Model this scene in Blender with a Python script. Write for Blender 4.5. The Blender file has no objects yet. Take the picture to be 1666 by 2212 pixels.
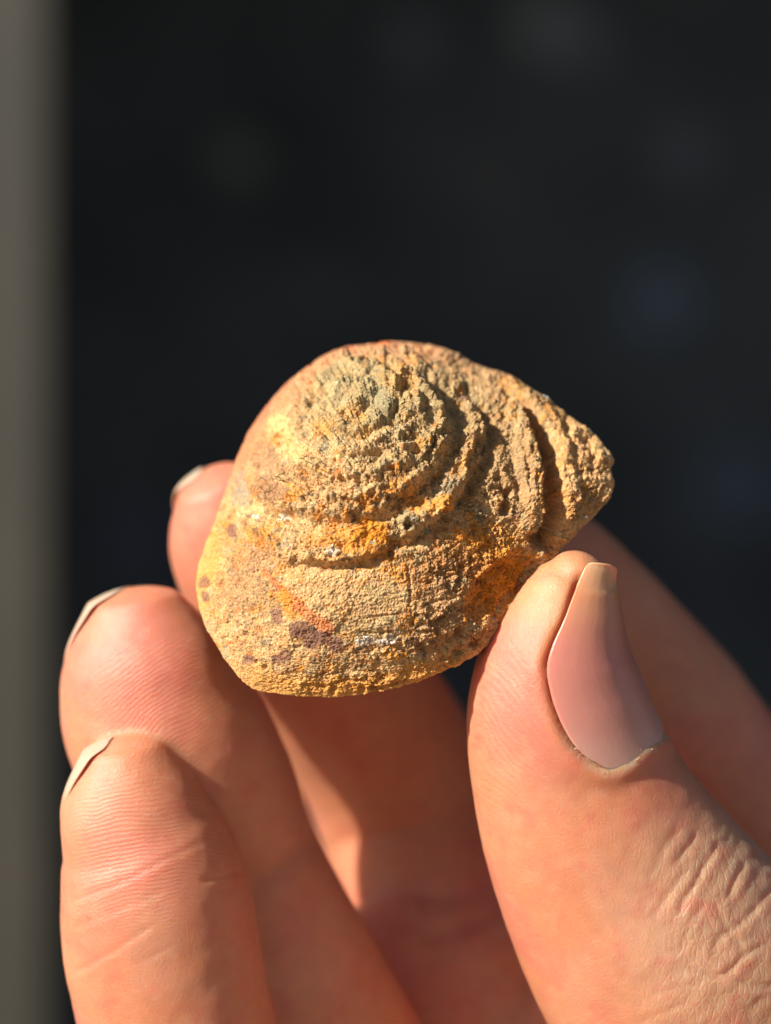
import bpy, bmesh, math, random
import numpy as np
from mathutils import Vector

# ------------------------------------------------------------------ camera, world, sun
# one unit is one centimetre
SC = bpy.context.scene
SC.unit_settings.system = 'METRIC'
SC.unit_settings.scale_length = 0.01
CAMD = 20.0                       # camera to the plane in focus
FRAME_W = 6.4                     # width of the picture at that plane
K = FRAME_W / 1666.0
cam_d = bpy.data.cameras.new('camera')
cam = bpy.data.objects.new('camera', cam_d)
SC.collection.objects.link(cam)
SC.camera = cam
cam.location = (0, -CAMD, 0)
cam.rotation_euler = (math.radians(90), 0, 0)
cam_d.sensor_fit = 'HORIZONTAL'
cam_d.sensor_width = 36
cam_d.lens = 18.0 / (FRAME_W / 2 / CAMD)
cam_d.clip_start = 0.5
cam_d.clip_end = 5000
cam_d.dof.use_dof = True
cam_d.dof.focus_distance = CAMD + 0.0
APERTURE_R = 0.34
cam_d.dof.aperture_fstop = cam_d.lens * 1e-3 / (2 * APERTURE_R)
cam_d.dof.aperture_blades = 0

SUN_DIR = Vector((-0.78, -0.53, 0.57)).normalized()      # towards the sun
elev = math.asin(SUN_DIR.z)
world = bpy.data.worlds.new('World')
SC.world = world
world.use_nodes = True
wn = world.node_tree.nodes
wl = world.node_tree.links
sky = wn.new('ShaderNodeTexSky')
sky.sky_type = 'NISHITA'
sky.sun_disc = False
sky.sun_elevation = elev
sky.sun_rotation = math.atan2(SUN_DIR.x, SUN_DIR.y)
sky.air_density = 1.0
sky.dust_density = 1.0
wl.new(sky.outputs[0], wn['Background'].inputs[0])
wn['Background'].inputs[1].default_value = 0.05
sun_d = bpy.data.lights.new('sun', 'SUN')
sun_d.energy = 5.0
sun_d.angle = math.radians(0.5)
sun_d.color = (1.0, 0.92, 0.80)
sun = bpy.data.objects.new('sun', sun_d)
SC.collection.objects.link(sun)
sun.rotation_euler = SUN_DIR.to_track_quat('Z', 'Y').to_euler()
sun.location = SUN_DIR * 300

SC.view_settings.view_transform = 'Standard'
SC.view_settings.look = 'None'
SC.view_settings.exposure = 0.7
SC.view_settings.gamma = 1.0
SC.cycles.use_denoising = True
SC.cycles.max_bounces = 8
SC.cycles.diffuse_bounces = 5
SC.cycles.sample_clamp_indirect = 4.0

# ------------------------------------------------------------------ helpers
VIEW = np.array([0.0, 1.0, 0.0])


def P(px, py, d):
    """A measured point of the picture at depth d behind the focus plane -> a place in the scene."""
    px = np.asarray(px, float); py = np.asarray(py, float); d = np.asarray(d, float)
    s = K * (CAMD + d) / CAMD
    return np.stack(np.broadcast_arrays((px - 833) * s, d, -(py - 1106) * s), -1)


def unP(v):
    s = K * (CAMD + v[:, 1]) / CAMD
    return v[:, 0] / s + 833, 1106 - v[:, 2] / s


_h = np.random.RandomState(7)
_perm = _h.permutation(512)
_grad = _h.normal(size=(512, 3)); _grad /= np.linalg.norm(_grad, axis=1)[:, None]


def noise(p):
    p = np.asarray(p, float)
    i = np.floor(p).astype(np.int64); f = p - i
    u = f * f * f * (f * (f * 6 - 15) + 10)
    out = 0
    for dx in (0, 1):
        wx = u[:, 0] if dx else 1 - u[:, 0]
        for dy in (0, 1):
            wy = u[:, 1] if dy else 1 - u[:, 1]
            for dz in (0, 1):
                wz = u[:, 2] if dz else 1 - u[:, 2]
                h = _perm[(_perm[(_perm[(i[:, 0] + dx) & 511] + i[:, 1] + dy) & 511] + i[:, 2] + dz) & 511]
                g = _grad[h]
                out = out + wx * wy * wz * ((f[:, 0] - dx) * g[:, 0] + (f[:, 1] - dy) * g[:, 1] + (f[:, 2] - dz) * g[:, 2])
    return out * 1.6


def fbm(p, octaves=4, gain=0.5, lac=2.1):
    a, s, o = 1.0, 0, 0
    p = np.asarray(p, float).copy()
    for k in range(octaves):
        o = o + a * noise(p + k * 17.3); s += a; a *= gain; p *= lac
    return o / s


def ridged(p, octaves=4, gain=0.55):
    a, s, o = 1.0, 0, 0
    p = np.asarray(p, float).copy()
    for k in range(octaves):
        o = o + a * (1 - np.abs(noise(p + k * 31.7)) * 2.2); s += a; a *= gain; p *= 2.07
    return o / s


def worley(p):
    """distance to nearest feature point, cell size 1"""
    p = np.asarray(p, float); i = np.floor(p).astype(np.int64)
    best = np.full(len(p), 9.0); idv = np.zeros(len(p), np.int64)
    for dx in (-1, 0, 1):
        for dy in (-1, 0, 1):
            for dz in (-1, 0, 1):
                c = i + (dx, dy, dz)
                h = _perm[(_perm[(_perm[c[:, 0] & 511] + c[:, 1]) & 511] + c[:, 2]) & 511]
                q = c + 0.5 + 0.28 * _grad[h]
                d = ((p - q) ** 2).sum(1)
                m = d < best
                best = np.where(m, d, best); idv = np.where(m, h, idv)
    return np.sqrt(best), idv


def sstep(a, b, x):
    t = np.clip((x - a) / (b - a), 0, 1)
    return t * t * (3 - 2 * t)


def smooth_line(pts, n=6, closed=False):
    pts = np.array(pts, float)
    m = len(pts); out = []
    rng = range(m if closed else m - 1)
    for i in rng:
        g = lambda j: pts[j % m] if closed else pts[min(max(j, 0), m - 1)]
        p0, p1, p2, p3 = g(i - 1), g(i), g(i + 1), g(i + 2)
        for t in np.arange(n) / n:
            out.append(0.5 * ((2 * p1) + (p2 - p0) * t + (2 * p0 - 5 * p1 + 4 * p2 - p3) * t * t + (3 * p1 - p0 - 3 * p2 + p3) * t ** 3))
    if not closed:
        out.append(pts[-1])
    return np.array(out)


def line_field(x, y, pts, n=4):
    """distance to a smoothed line, signed by side (left of travel in picture coordinates = negative), and the run 0..1"""
    L = smooth_line(pts, n)
    best = np.full(len(x), 1e9); side = np.zeros(len(x)); run = np.zeros(len(x))
    seg = np.linalg.norm(np.diff(L, axis=0), axis=1); cum = np.concatenate([[0], np.cumsum(seg)])
    for a, b, s0, sl in zip(L[:-1], L[1:], cum[:-1], seg):
        dx, dy = b - a
        t = np.clip(((x - a[0]) * dx + (y - a[1]) * dy) / (sl * sl + 1e-9), 0, 1)
        ex = x - (a[0] + t * dx); ey = y - (a[1] + t * dy)
        d = np.hypot(ex, ey)
        m = d < best
        best = np.where(m, d, best)
        side = np.where(m, dx * ey - dy * ex, side)
        run = np.where(m, (s0 + t * sl) / cum[-1], run)
    return best, np.sign(side) * best, run


def blob(x, y, cx, cy, rx, ry=None, ang=0.0):
    ry = ry or rx
    c, s = math.cos(math.radians(ang)), math.sin(math.radians(ang))
    u = ((x - cx) * c + (y - cy) * s) / rx
    v = (-(x - cx) * s + (y - cy) * c) / ry
    return np.sqrt(u * u + v * v)


def soft(d, edge=0.35):
    return 1 - sstep(1 - edge, 1 + edge, d)


def new_mesh(name, verts, faces, smooth=True):
    me = bpy.data.meshes.new(name)
    verts = np.ascontiguousarray(verts, dtype=np.float32)
    me.vertices.add(len(verts)); me.vertices.foreach_set('co', verts.ravel())
    if isinstance(faces, np.ndarray):
        n, k = faces.shape
        me.loops.add(n * k); me.polygons.add(n)
        me.loops.foreach_set('vertex_index', faces.astype(np.int32).ravel())
        me.polygons.foreach_set('loop_start', np.arange(n, dtype=np.int32) * k)
        me.polygons.foreach_set('loop_total', np.full(n, k, np.int32))
    else:
        tot = [len(f) for f in faces]
        me.loops.add(sum(tot)); me.polygons.add(len(faces))
        me.loops.foreach_set('vertex_index', np.concatenate([np.array(f, np.int32) for f in faces]))
        me.polygons.foreach_set('loop_start', np.concatenate([[0], np.cumsum(tot)[:-1]]).astype(np.int32))
        me.polygons.foreach_set('loop_total', np.array(tot, np.int32))
    me.update(calc_edges=True)
    me.validate()
    if smooth:
        me.polygons.foreach_set('use_smooth', np.ones(len(me.polygons), bool))
    return me


def link(name, me, mat=None, parent=None):
    o = bpy.data.objects.new(name, me)
    SC.collection.objects.link(o)
    if mat: me.materials.append(mat)
    if parent: o.parent = parent
    return o


def set_col(me, name, rgb):
    a = me.color_attributes.new(name, 'FLOAT_COLOR', 'POINT')
    c = np.ones((len(me.vertices), 4), np.float32); c[:, :3] = rgb
    a.data.foreach_set('color', c.ravel())


def set_f(me, name, v):
    a = me.attributes.new(name, 'FLOAT', 'POINT')
    a.data.foreach_set('value', np.asarray(v, np.float32))


def grid_faces(nu, nv, wrap_v=False, off=0):
    a = np.arange(nu * nv).reshape(nu, nv) + off
    if wrap_v:
        b = np.roll(a, -1, 1)
        return np.stack([a[:-1], b[:-1], b[1:], a[1:]], -1).reshape(-1, 4)
    return np.stack([a[:-1, :-1], a[:-1, 1:], a[1:, 1:], a[1:, :-1]], -1).reshape(-1, 4)


def vnormals(me):
    n = np.empty(len(me.vertices) * 3, np.float32)
    me.vertex_normals.foreach_get('vector', n)
    return n.reshape(-1, 3)


def coords(me):
    n = np.empty(len(me.vertices) * 3, np.float32)
    me.vertices.foreach_get('co', n)
    return n.reshape(-1, 3).astype(float)


class Mat:
    def __init__(self, name):
        self.m = bpy.data.materials.new(name); self.m.use_nodes = True
        self.t = self.m.node_tree; self.b = self.t.nodes['Principled BSDF']

    def n(self, typ, **kw):
        nd = self.t.nodes.new(typ)
        for k, v in kw.items():
            if k.startswith('i_'):
                key = k[2:]
                nd.inputs[int(key) if key.isdigit() else key.replace('_', ' ')].default_value = v
            else:
                setattr(nd, k, v)
        return nd

    def l(self, a, b):
        self.t.links.new(a, b)

    def math(self, op, a, b=None, c=None, clamp=False):
        nd = self.t.nodes.new('ShaderNodeMath'); nd.operation = op; nd.use_clamp = clamp
        for i, v in enumerate((a, b, c)):
            if v is None: continue
            if isinstance(v, (int, float)): nd.inputs[i].default_value = v
            else: self.l(v, nd.inputs[i])
        return nd.outputs[0]

    def noise(self, scale, detail=3, rough=0.5, vec=None):
        nd = self.n('ShaderNodeTexNoise', i_Scale=scale, i_Detail=detail, i_Roughness=rough)
        self.l(vec if vec is not None else self.obj(), nd.inputs['Vector'])
        return nd.outputs[0]

    def obj(self):
        if not hasattr(self, '_o'): self._o = self.n('ShaderNodeTexCoord').outputs['Object']
        return self._o

    def bump(self, h, dist, strength=1.0, normal=None):
        nd = self.n('ShaderNodeBump', i_Strength=strength, i_Distance=dist)
        self.l(h, nd.inputs['Height'])
        if normal is not None: self.l(normal, nd.inputs['Normal'])
        return nd.outputs[0]

    def attr(self, name, fac=False):
        nd = self.n('ShaderNodeAttribute', attribute_name=name)
        return nd.outputs['Fac' if fac else 'Color']


# ------------------------------------------------------------------ the setting: dark back wall and post; room shell, front wall and ground added unseen
def box_mesh(name, x0, x1, y0, y1, z0, z1, bev=0.0):
    bm = bmesh.new()
    bmesh.ops.create_cube(bm, size=1)
    for v in bm.verts:
        v.co = Vector(((x0 + x1) / 2 + v.co.x * (x1 - x0), (y0 + y1) / 2 + v.co.y * (y1 - y0), (z0 + z1) / 2 + v.co.z * (z1 - z0)))
    if bev: bmesh.ops.bevel(bm, geom=bm.edges[:], offset=bev, segments=3, affect='EDGES')
    me = bpy.data.meshes.new(name); bm.to_mesh(me); bm.free()
    return me


def wall_mat(name, col, col2, scale, rough=0.9, bump=0.1):
    M = Mat(name)
    f = M.noise(scale, 6, 0.6)
    r = M.n('ShaderNodeValToRGB'); M.l(f, r.inputs[0])
    r.color_ramp.elements[0].position = 0.35; r.color_ramp.elements[1].position = 0.68
    r.color_ramp.elements[0].color = (*col, 1); r.color_ramp.elements[1].color = (*col2, 1)
    M.l(r.outputs[0], M.b.inputs['Base Color'])
    M.b.inputs['Roughness'].default_value = rough
    M.l(M.bump(M.noise(scale * 12, 4), bump), M.b.inputs['Normal'])
    return M.m


m_dark = wall_mat('dark_plaster', (0.030, 0.034, 0.042), (0.075, 0.080, 0.085), 0.035, 0.8, 0.3)
m_post = wall_mat('weathered_grey_paint', (0.024, 0.025, 0.019), (0.036, 0.032, 0.024), 0.12, 0.6, 0.02)
m_ground = wall_mat('bounce_ground', (0.22, 0.15, 0.10), (0.30, 0.21, 0.15), 0.05, 0.9, 0.2)


def struct(name, me, mat, label=None, cat=None):
    o = link(name, me, mat)
    if label:
        o['label'] = label; o['category'] = cat
    else:
        o['kind'] = 'structure'
    return o


GZ = -120


def bokeh_wall():
    M = Mat('dark_plaster_painted_bokeh')
    f = M.noise(.05, 5, .6)
    r = M.n('ShaderNodeValToRGB'); M.l(f, r.inputs[0])
    r.color_ramp.elements[0].position = .3; r.color_ramp.elements[1].position = .75
    r.color_ramp.elements[0].color = (.036, .048, .062, 1); r.color_ramp.elements[1].color = (.11, .14, .165, 1)
    c = r.outputs[0]
    for px, py, rad, colr in ((1430, 650, 3.0, (.24, .32, .44)), (1185, 55, 2.6, (.42, .44, .46)), (515, 345, 2.2, (.30, .33, .30)), (1475, 330, 2.3, (.26, .28, .34)),  # pale spots painted on to stand in for blurred glints
                              (890, 90, 2.2, (.28, .30, .33)), (1600, 1050, 3.2, (.16, .22, .31)), (290, 1160, 2.4, (.2, .2, .34)), (700, 620, 2.2, (.18, .2, .2)), (1060, 380, 2.6, (.2, .2, .21)), (1250, 90, 2.2, (.3, .33, .4))):
        p = P(px, py, 250.0)
        vm = M.n('ShaderNodeVectorMath', operation='DISTANCE'); M.l(M.obj(), vm.inputs[0]); vm.inputs[1].default_value = tuple(p)
        mr = M.n('ShaderNodeMapRange', i_1=rad, i_2=rad * 1.5, i_3=1.0, i_4=0.0); M.l(vm.outputs['Value'], mr.inputs[0])
        mx = M.n('ShaderNodeMix', data_type='RGBA'); M.l(mr.outputs[0], mx.inputs[0]); M.l(c, mx.inputs[6]); mx.inputs[7].default_value = (colr[0] * .60, colr[1] * .68, colr[2] * .74, 1)
        c = mx.outputs[2]
    M.l(c, M.b.inputs['Base Color']); M.b.inputs['Roughness'].default_value = .85
    return M.m


m_bokeh = bokeh_wall()
struct('ground', box_mesh('ground', -1500, 1500, -1500, 1500, GZ - 4, GZ), m_ground)  # unseen ground, added to bounce warm light upwards
struct('floor', box_mesh('floor', -70, 240, 83, 260, GZ + 0.2, GZ + 3), m_dark)
struct('shade_ceiling', box_mesh('shade_ceiling', -70, 240, 83, 260, 120, 126), m_dark)  # unseen room shell, added to keep the back wall in shade
struct('wall_back', box_mesh('wall_back', -70, 240, 250, 256, GZ + 3, 120), m_bokeh)
struct('shade_wall_left', box_mesh('shade_wall_left', -76, -70, 83, 256, GZ + 0.2, 126), m_dark)
struct('shade_wall_right', box_mesh('shade_wall_right', 240, 246, 83, 256, GZ + 0.2, 126), m_dark)
struct('shade_wall_front', box_mesh('shade_wall_front', -190, -30, 78, 83, GZ + 0.1, 150), m_dark)  # unseen wall, added to block the sun left of the post
struct('door_post', box_mesh('door_post', -34, -13.1, 74, 77, GZ + 0.1, 150, 0.25), m_post,
       'tall grey blurred post at the left edge behind the hand', 'post')

# ------------------------------------------------------------------ the fossil shell
OUT = [(868, 740), (930, 745), (985, 762), (1040, 792), (1090, 806), (1140, 835), (1190, 868), (1240, 905), (1282, 935),
       (1310, 965), (1328, 995), (1322, 1014), (1327, 1045), (1318, 1075), (1290, 1112), (1262, 1135), (1230, 1165), (1205, 1205),
       (1160, 1270), (1105, 1330), (1070, 1375), (1030, 1412), (960, 1447), (900, 1470), (840, 1490), (765, 1502), (690, 1505),
       (610, 1499), (545, 1485), (500, 1440), (460, 1380), (436, 1330), (425, 1270), (429, 1220), (443, 1178), (463, 1128),
       (481, 1078), (498, 1028), (517, 975), (545, 920), (590, 860), (640, 815), (700, 775), (760, 754), (812, 750), (828, 741)]
C0 = np.array([850.0, 1110.0])
outl = smooth_line(OUT, 8, True)
oa = np.arctan2(outl[:, 1] - C0[1], outl[:, 0] - C0[0]); orad = np.hypot(outl[:, 0] - C0[0], outl[:, 1] - C0[1])
oo = np.argsort(oa); oa, orad = oa[oo], orad[oo]
NTH, NS, NB = 1150, 400, 46
th = np.linspace(-math.pi, math.pi, NTH, endpoint=False)
R = np.interp(th, oa, orad, period=2 * math.pi)
jag = 2.2 + 3.0 * np.clip(np.cos(th - .2), 0, 1) + 1.6 * np.clip(np.cos(th - 1.6), 0, 1)
R = R + jag * fbm(np.stack([np.cos(th) * 16, np.sin(th) * 16, th * 0 + 3], -1), 6, 0.72)
# depth of the rim around the outline (angle in picture: 0 right, 90 down)
ra = np.radians([-180, -150, -120, -90, -60, -30, -8, 15, 35, 60, 90, 120, 150, 180])
rz = np.array([0.90, 1.25, 1.50, 1.55, 1.30, 0.85, 0.50, 0.36, 0.32, 0.12, -0.06, 0.0, 0.38, 0.90])
ZR = np.interp(th, ra, rz)
u = np.linspace(0, 1, NS)
s_front = np.sin(u * math.pi / 2) ** 0.93
s_front[-1] = 1
S, T = np.meshgrid(s_front, th, indexing='ij')
RR = np.broadcast_to(R, S.shape); ZZ = np.broadcast_to(ZR, S.shape)
PX = C0[0] + np.cos(T) * RR * S; PY = C0[1] + np.sin(T) * RR * S
x, y = PX.ravel(), PY.ravel(); s = S.ravel(); zr = ZZ.ravel()
# the smooth body: a low dome, its highest part low in the middle, the spire leaning back
prof = 1 - np.sqrt(np.clip(1 - s ** 2.3, 0, 1)) ** 1.0
flat = np.maximum(np.clip(np.cos(T.ravel() - math.radians(105)), 0, 1) ** .6, .85 * np.clip(np.cos(T.ravel() - math.radians(5)), 0, 1))          # flatter towards the lower left, with a crisp rim
prof = (1 - flat) * (0.55 * prof + 0.45 * s ** 2) + flat * (0.16 * (1 - np.sqrt(np.clip(1 - s ** 10, 0, 1))) + 0.84 * s ** (3 - 1.2 * np.clip(np.cos(T.ravel() - math.radians(5)), 0, 1)))
tilt = 0.00075 * (1130 - y).clip(-60, 400) + 0.00022 * (x - 850)
base = -0.14 + tilt * (1 - s ** 2) * 0.9 + (zr + 0.14) * prof


s_all = s


def relief(x, y, full=True):
    """relief in picture units, positive = proud; and masks for colour"""
    q = np.stack([x / 100, y / 100, x * 0 + 1.7], -1)
    wx = x + 9 * fbm(q * 1.7, 4); wy = y + 9 * fbm(q * 1.7 + 40, 4)
    h = np.zeros(len(x)); ms = {}
    lump = fbm(q * 3.3 + 5, 3)
    brk = .5 + .85 * np.clip(fbm(q * 4.2 + 950, 3) + .45, 0, 1)
    lim = lambda run, a=0.06, b=0.06: sstep(0, a, run) * (1 - sstep(1 - b, 1, run))
    # spire plateau, a slightly proud greenish disc
    d = blob(wx, wy, 778, 884, 86, 76, -20)
    h += 15 * soft(d, 0.08) + 10 * np.clip(1 - d, 0, 1)
    h -= 6 * np.exp(-((d - 1.12) / .09) ** 2)
    ms['apex'] = soft(d, 0.15)
    h += 5 * soft(blob(wx, wy, 775, 878, 42, 34), 0.2)
    # inner whorl dome, its edge winds round the spire
    edge1 = [(548, 1000), (545, 1060), (590, 1100), (640, 1116), (726, 1127), (820, 1108), (888, 1063), (933, 1018), (964, 968), (961, 912), (935, 870), (880, 820)]
    d, sd, run = line_field(wx, wy, edge1)
    h += 34 * sstep(7, -15, sd) * np.exp(-np.clip(-sd, 0, None) / 150) * lim(run, .12, .02) * brk
    h += 12 * np.exp(-((sd + 12) / 16) ** 2) * lim(run) * sstep(.35, .6, run) * (1 + lump)
    h -= 8 * np.exp(-((sd - 16) / 12) ** 2) * lim(run)
    ms['edge1'] = np.exp(-(sd / 22) ** 2) * lim(run)
    # a finer ring between the plateau and that edge
    d, sd, run = line_field(wx, wy, [(640, 930), (652, 990), (700, 1035), (770, 1050), (845, 1022), (888, 968), (895, 905)])
    h += 11 * sstep(5, -9, sd) * np.exp(-np.clip(-sd, 0, None) / 45) * lim(run, .25, .2)
    d, sd, run = line_field(wx, wy, [(596, 1000), (612, 1040), (660, 1075), (740, 1090), (820, 1070), (880, 1015)])
    h += 8 * sstep(4, -8, sd) * np.exp(-np.clip(-sd, 0, None) / 30) * lim(run, .25, .25)
    ring_shade = np.zeros(len(x))
    for cx, cy, rx, ry, st in ((786, 890, 124, 112, 17), (790, 898, 168, 152, 18), (792, 905, 205, 186, 11)):
        d = blob(wx, wy, cx, cy, rx, ry, -15)
        h += st * sstep(1.035, .955, d) * (.55 + .6 * np.clip(.5 + fbm(q * 3 + st, 3), 0, 1)) * (1 - .6 * sstep(900, 960, x))
        ring_shade = np.maximum(ring_shade, np.exp(-((d - 1.05) / .035) ** 2) * (1 - sstep(900, 960, x)))
    ms['ring_shade'] = ring_shade
    # ledge that parts the smooth rim band from the spire at the upper left
    d, sd, run = line_field(wx, wy, [(505, 1110), (535, 1010), (572, 915), (640, 840), (720, 790), (810, 768), (900, 775), (980, 805), (1040, 850)])
    h += 15 * sstep(-7, 9, sd) * np.exp(-np.clip(sd, 0, None) / 70) * lim(run, .15, .2)
    ms['rimline'] = sstep(6, -10, sd) * (s_all < 1.01) * (y < 1120) * (x < 1060)
    # shoulder band, lumpy, with a step below it
    edge2 = [(505, 1150), (560, 1158), (600, 1200), (660, 1216), (740, 1214), (800, 1204), (838, 1185), (846, 1160), (872, 1165), (905, 1150), (950, 1118), (990, 1085), (1018, 1030), (1042, 985), (1048, 930), (1032, 885), (1000, 850)]
    d, sd, run = line_field(wx, wy, edge2)
    h += 27 * sstep(4, -11, sd) * np.exp(-np.clip(-sd, 0, None) / 60) * lim(run, .08, .04) * brk * (0.9 + 0.6 * lump) * (0.7 + 0.5 * sstep(.2, .5, run))
    h -= 15 * np.exp(-((sd - 11) / 10) ** 2) * lim(run, .1, .1) * (0.8 + lump)
    h -= 17 * np.exp(-((sd - 17) / 15) ** 2) * sstep(.60, .74, run) * lim(run)
    ms['shoulder'] = np.exp(-((sd + 28) / 30) ** 2) * lim(run)
    # body whorl swells
    h += 26 * np.exp(-(blob(x, y, 830, 1330, 300, 120, -10)) ** 2)
    # outer ridge on the right, then the deep groove, then the lip
    edge3 = [(1035, 812), (1085, 842), (1125, 884), (1153, 928), (1168, 985), (1172, 1040), (1172, 1095), (1160, 1150), (1146, 1195)]
    d, sd, run = line_field(wx, wy, edge3)
    h += 20 * np.exp(-((sd - 14) / 32) ** 2) * sstep(.06, .3, run) * (1 - sstep(.85, 1, run)) * (1 + .6 * lump)
    g = lim(run, .3, .1)
    gw = 10 + 12 * sstep(.2, .6, run)
    h -= 58 * g * sstep(2, -7, sd) * (1 - sstep(-gw * 1.1, -gw * 2.3, sd))
    h -= 14 * g * np.exp(-((sd + gw) / gw) ** 2)
    ms['groove'] = g * np.exp(-((sd + gw) / gw) ** 2)
    far = sstep(-18, -60, sd) * sstep(.0, .25, run)
    ms['lip'] = sstep(-30, -46, sd) * (x > 1040)
    h += 12 * g * np.exp(-((sd + gw * 2.9) / 20) ** 2)
    # second valley between shoulder and outer ridge
    d, sd, run = line_field(wx, wy, [(1058, 842), (1092, 905), (1108, 970), (1115, 1040), (1128, 1110)])
    h -= 11 * lim(run, .2, .2) * np.exp(-(sd / 22) ** 2)
    for pts, dep, w in (([(1205, 885), (1230, 938), (1247, 996), (1262, 1056), (1258, 1100)], 11, 9),
                        ([(1262, 925), (1285, 985), (1290, 1040)], 7, 8),
                        ([(1076, 1010), (1086, 1060), (1100, 1112)], 11, 8),
                        ([(1094, 960), (1112, 1010), (1128, 1075), (1140, 1110)], 9, 8),
                        ([(1128, 940), (1140, 1000), (1148, 1080)], 10, 5),
                        ([(905, 815), (945, 838), (965, 862)], 13, 9),
                        ([(940, 855), (975, 880), (990, 930), (985, 980)], 12, 10),
                        ([(880, 838), (898, 868), (930, 900)], 13, 8),
                        ([(925, 1150), (1000, 1132), (1080, 1130)], 7, 10),
                        ([(878, 1210), (884, 1270), (882, 1330)], 5, 4),
                        ([(890, 1262), (960, 1248), (1010, 1222)], 6, 4),
                        ([(900, 1300), (960, 1292), (1010, 1280)], 4, 4),
                        ([(870, 1352), (940, 1340), (1000, 1316), (1040, 1300)], 8, 6),
                        ([(930, 1400), (975, 1378), (1012, 1352)], 12, 8),
                        ([(780, 1330), (840, 1326), (880, 1318)], 4, 3),
                        ([(765, 1362), (830, 1365), (870, 1358)], 4, 3),
                        ([(646, 1474), (700, 1480), (740, 1468), (800, 1466)], 5, 3),
                        ([(640, 1450), (700, 1456), (740, 1448), (746, 1462)], 4, 3),
                        ([(785, 1487), (815, 1489), (850, 1478), (895, 1462)], 9, 4),
                        ([(495, 1160), (488, 1220), (482, 1290)], 5, 5),
                        ([(598, 1104), (625, 1120), (645, 1118)], 7, 5)):
        d, sd, run = line_field(wx, wy, pts, 3)
        h -= dep * lim(run, .2, .2) * np.exp(-(sd / w) ** 2) * (1 + lump)
    # hollow under the thumb with its thin lit rim
    d = blob(wx, wy, 1085, 1262, 88, 40, -38)
    h -= 26 * soft(d, 0.35)
    ms['hollow'] = soft(d, .4)
    d, sd, run = line_field(wx, wy, [(1190, 1180), (1142, 1215), (1108, 1262), (1072, 1305), (1035, 1345)])
    h += 9 * lim(run) * np.exp(-(sd / 8) ** 2)
    # inclined reddish ledge with a cliff along it
    streak = [(565, 1222), (600, 1256), (640, 1296), (682, 1330), (728, 1362)]
    d, sd, run = line_field(wx, wy, streak)
    h += 7 * sstep(5, -3, sd) * np.exp(-np.clip(-sd, 0, None) / 60) * lim(run, .1, .05)
    w_ = 4 + 9 * sstep(0, .6, run)
    ms['streak'] = (1 - sstep(w_ * .8, w_ * 1.2, np.abs(sd - 4))) * lim(run, .05, .05)
    # nodules
    for cx, cy, r, hh in ((882, 1132, 27, 24), (912, 1122, 20, 11), (950, 1094, 32, 24), (970, 1052, 32, 24), (925, 1106, 22, 8), (1012, 985, 30, 13),
                          (722, 1190, 16, 5), (805, 1176, 18, 8), (700, 1160, 22, 6), (765, 1160, 26, 7), (1030, 935, 18, 9),
                          (905, 885, 26, 10), (870, 850, 24, 8), (555, 1140, 22, 6), (520, 1110, 16, 6), (1000, 1150, 24, 6),
                          (1066, 1190, 20, 6), (1040, 1240, 14, 5), (930, 960, 22, 8), (540, 1200, 14, 4), (942, 824, 28, 9)):
        d = blob(wx, wy, cx, cy, r, r * .8, -35)
        h += hh * np.clip(1 - d * d, 0, 1) ** 1.0
    for cx, cy, r, hh in ((880, 1134, 8, 34), (1040, 960, 13, 24), (1018, 1004, 13, 22), (988, 1078, 12, 20), (835, 1172, 9, 14), (845, 1196, 7, 12),
                          (1090, 1098, 11, 18), (1150, 1160, 9, 26), (988, 1368, 11, 16), (624, 1119, 5, 8), (1100, 1064, 9, 16),
                          (806, 1172, 5, 6), (718, 1196, 4, 5), (720, 1490, 7, 10), (782, 1491, 9, 12), (812, 1492, 9, 12), (905, 1395, 9, 10), (950, 1412, 9, 9),
                          (574, 1442, 5, 7), (556, 1432, 4, 5), (600, 1188, 6, 7), (572, 1168, 6, 7), (640, 1206, 5, 6)):
        h -= hh * soft(blob(wx, wy, cx, cy, r, r * 1.3), .45)
    # growth lines that follow the whorls
    rr = np.hypot((x - 790) / 1.0, (y - 880) / 0.95); aa = np.arctan2(y - 880, x - 790)
    rp = rr - 26 * aa
    gl = np.stack([rp / 15, np.cos(aa) * 2.4, np.sin(aa) * 2.4], -1)
    growth = fbm(gl, 3, .6)
    right = sstep(700, 980, x)
    h += growth * (1.6 + 4.2 * right * sstep(150, 240, rr)) * sstep(60, 140, rr)
    # crust: lumps, pits and grain; rougher to the right and on the shoulder, smoother low left
    rough = 0.62 + 0.42 * right + 0.35 * ms['shoulder'] + .25 * ms['apex']
    rough = rough * (.28 + 1.1 * sstep(-.22, .30, fbm(q * 1.9 + 300, 3)))
    rough = rough * (1 - .55 * soft(blob(x, y, 600, 1330, 190, 160), .4)) * (1 - .5 * sstep(720, 560, x) * sstep(1050, 900, y))
    h += 7.0 * fbm(q * 3.2 + 11, 5, .64) * rough
    h += 3.4 * (ridged(q * 9 + 3, 4) - .5) * rough
    wd, wid = worley(q * 11 + 2 * fbm(q * 5, 2)[:, None])
    h -= 3.2 * np.clip(.42 - wd, 0, 1) / .42 * ((wid % 5) < 2) * rough
    wd, wid = worley(q * 5.2 + 1.2 * fbm(q * 4 + 9, 2)[:, None] + 5)
    h -= 6 * np.clip(.34 - wd, 0, 1) / .34 * ((wid % 7) < 2) * rough
    h += (3.4 * noise(q * 6.5 + 2) + 2.6 * noise(q * 11 + 6) + 3.2 * (np.abs(noise(q * 9 + 4)) - .25)) * (.15 + .85 * rough)
    # flaky crust: small terraces and open cracks
    tv = fbm(q * 2.6 + 900, 5, .6) * 7
    tf = np.floor(tv); tr = tf + sstep(.38, .62, tv - tf)
    h += 2.8 * tr * (.2 + .8 * rough)
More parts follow.
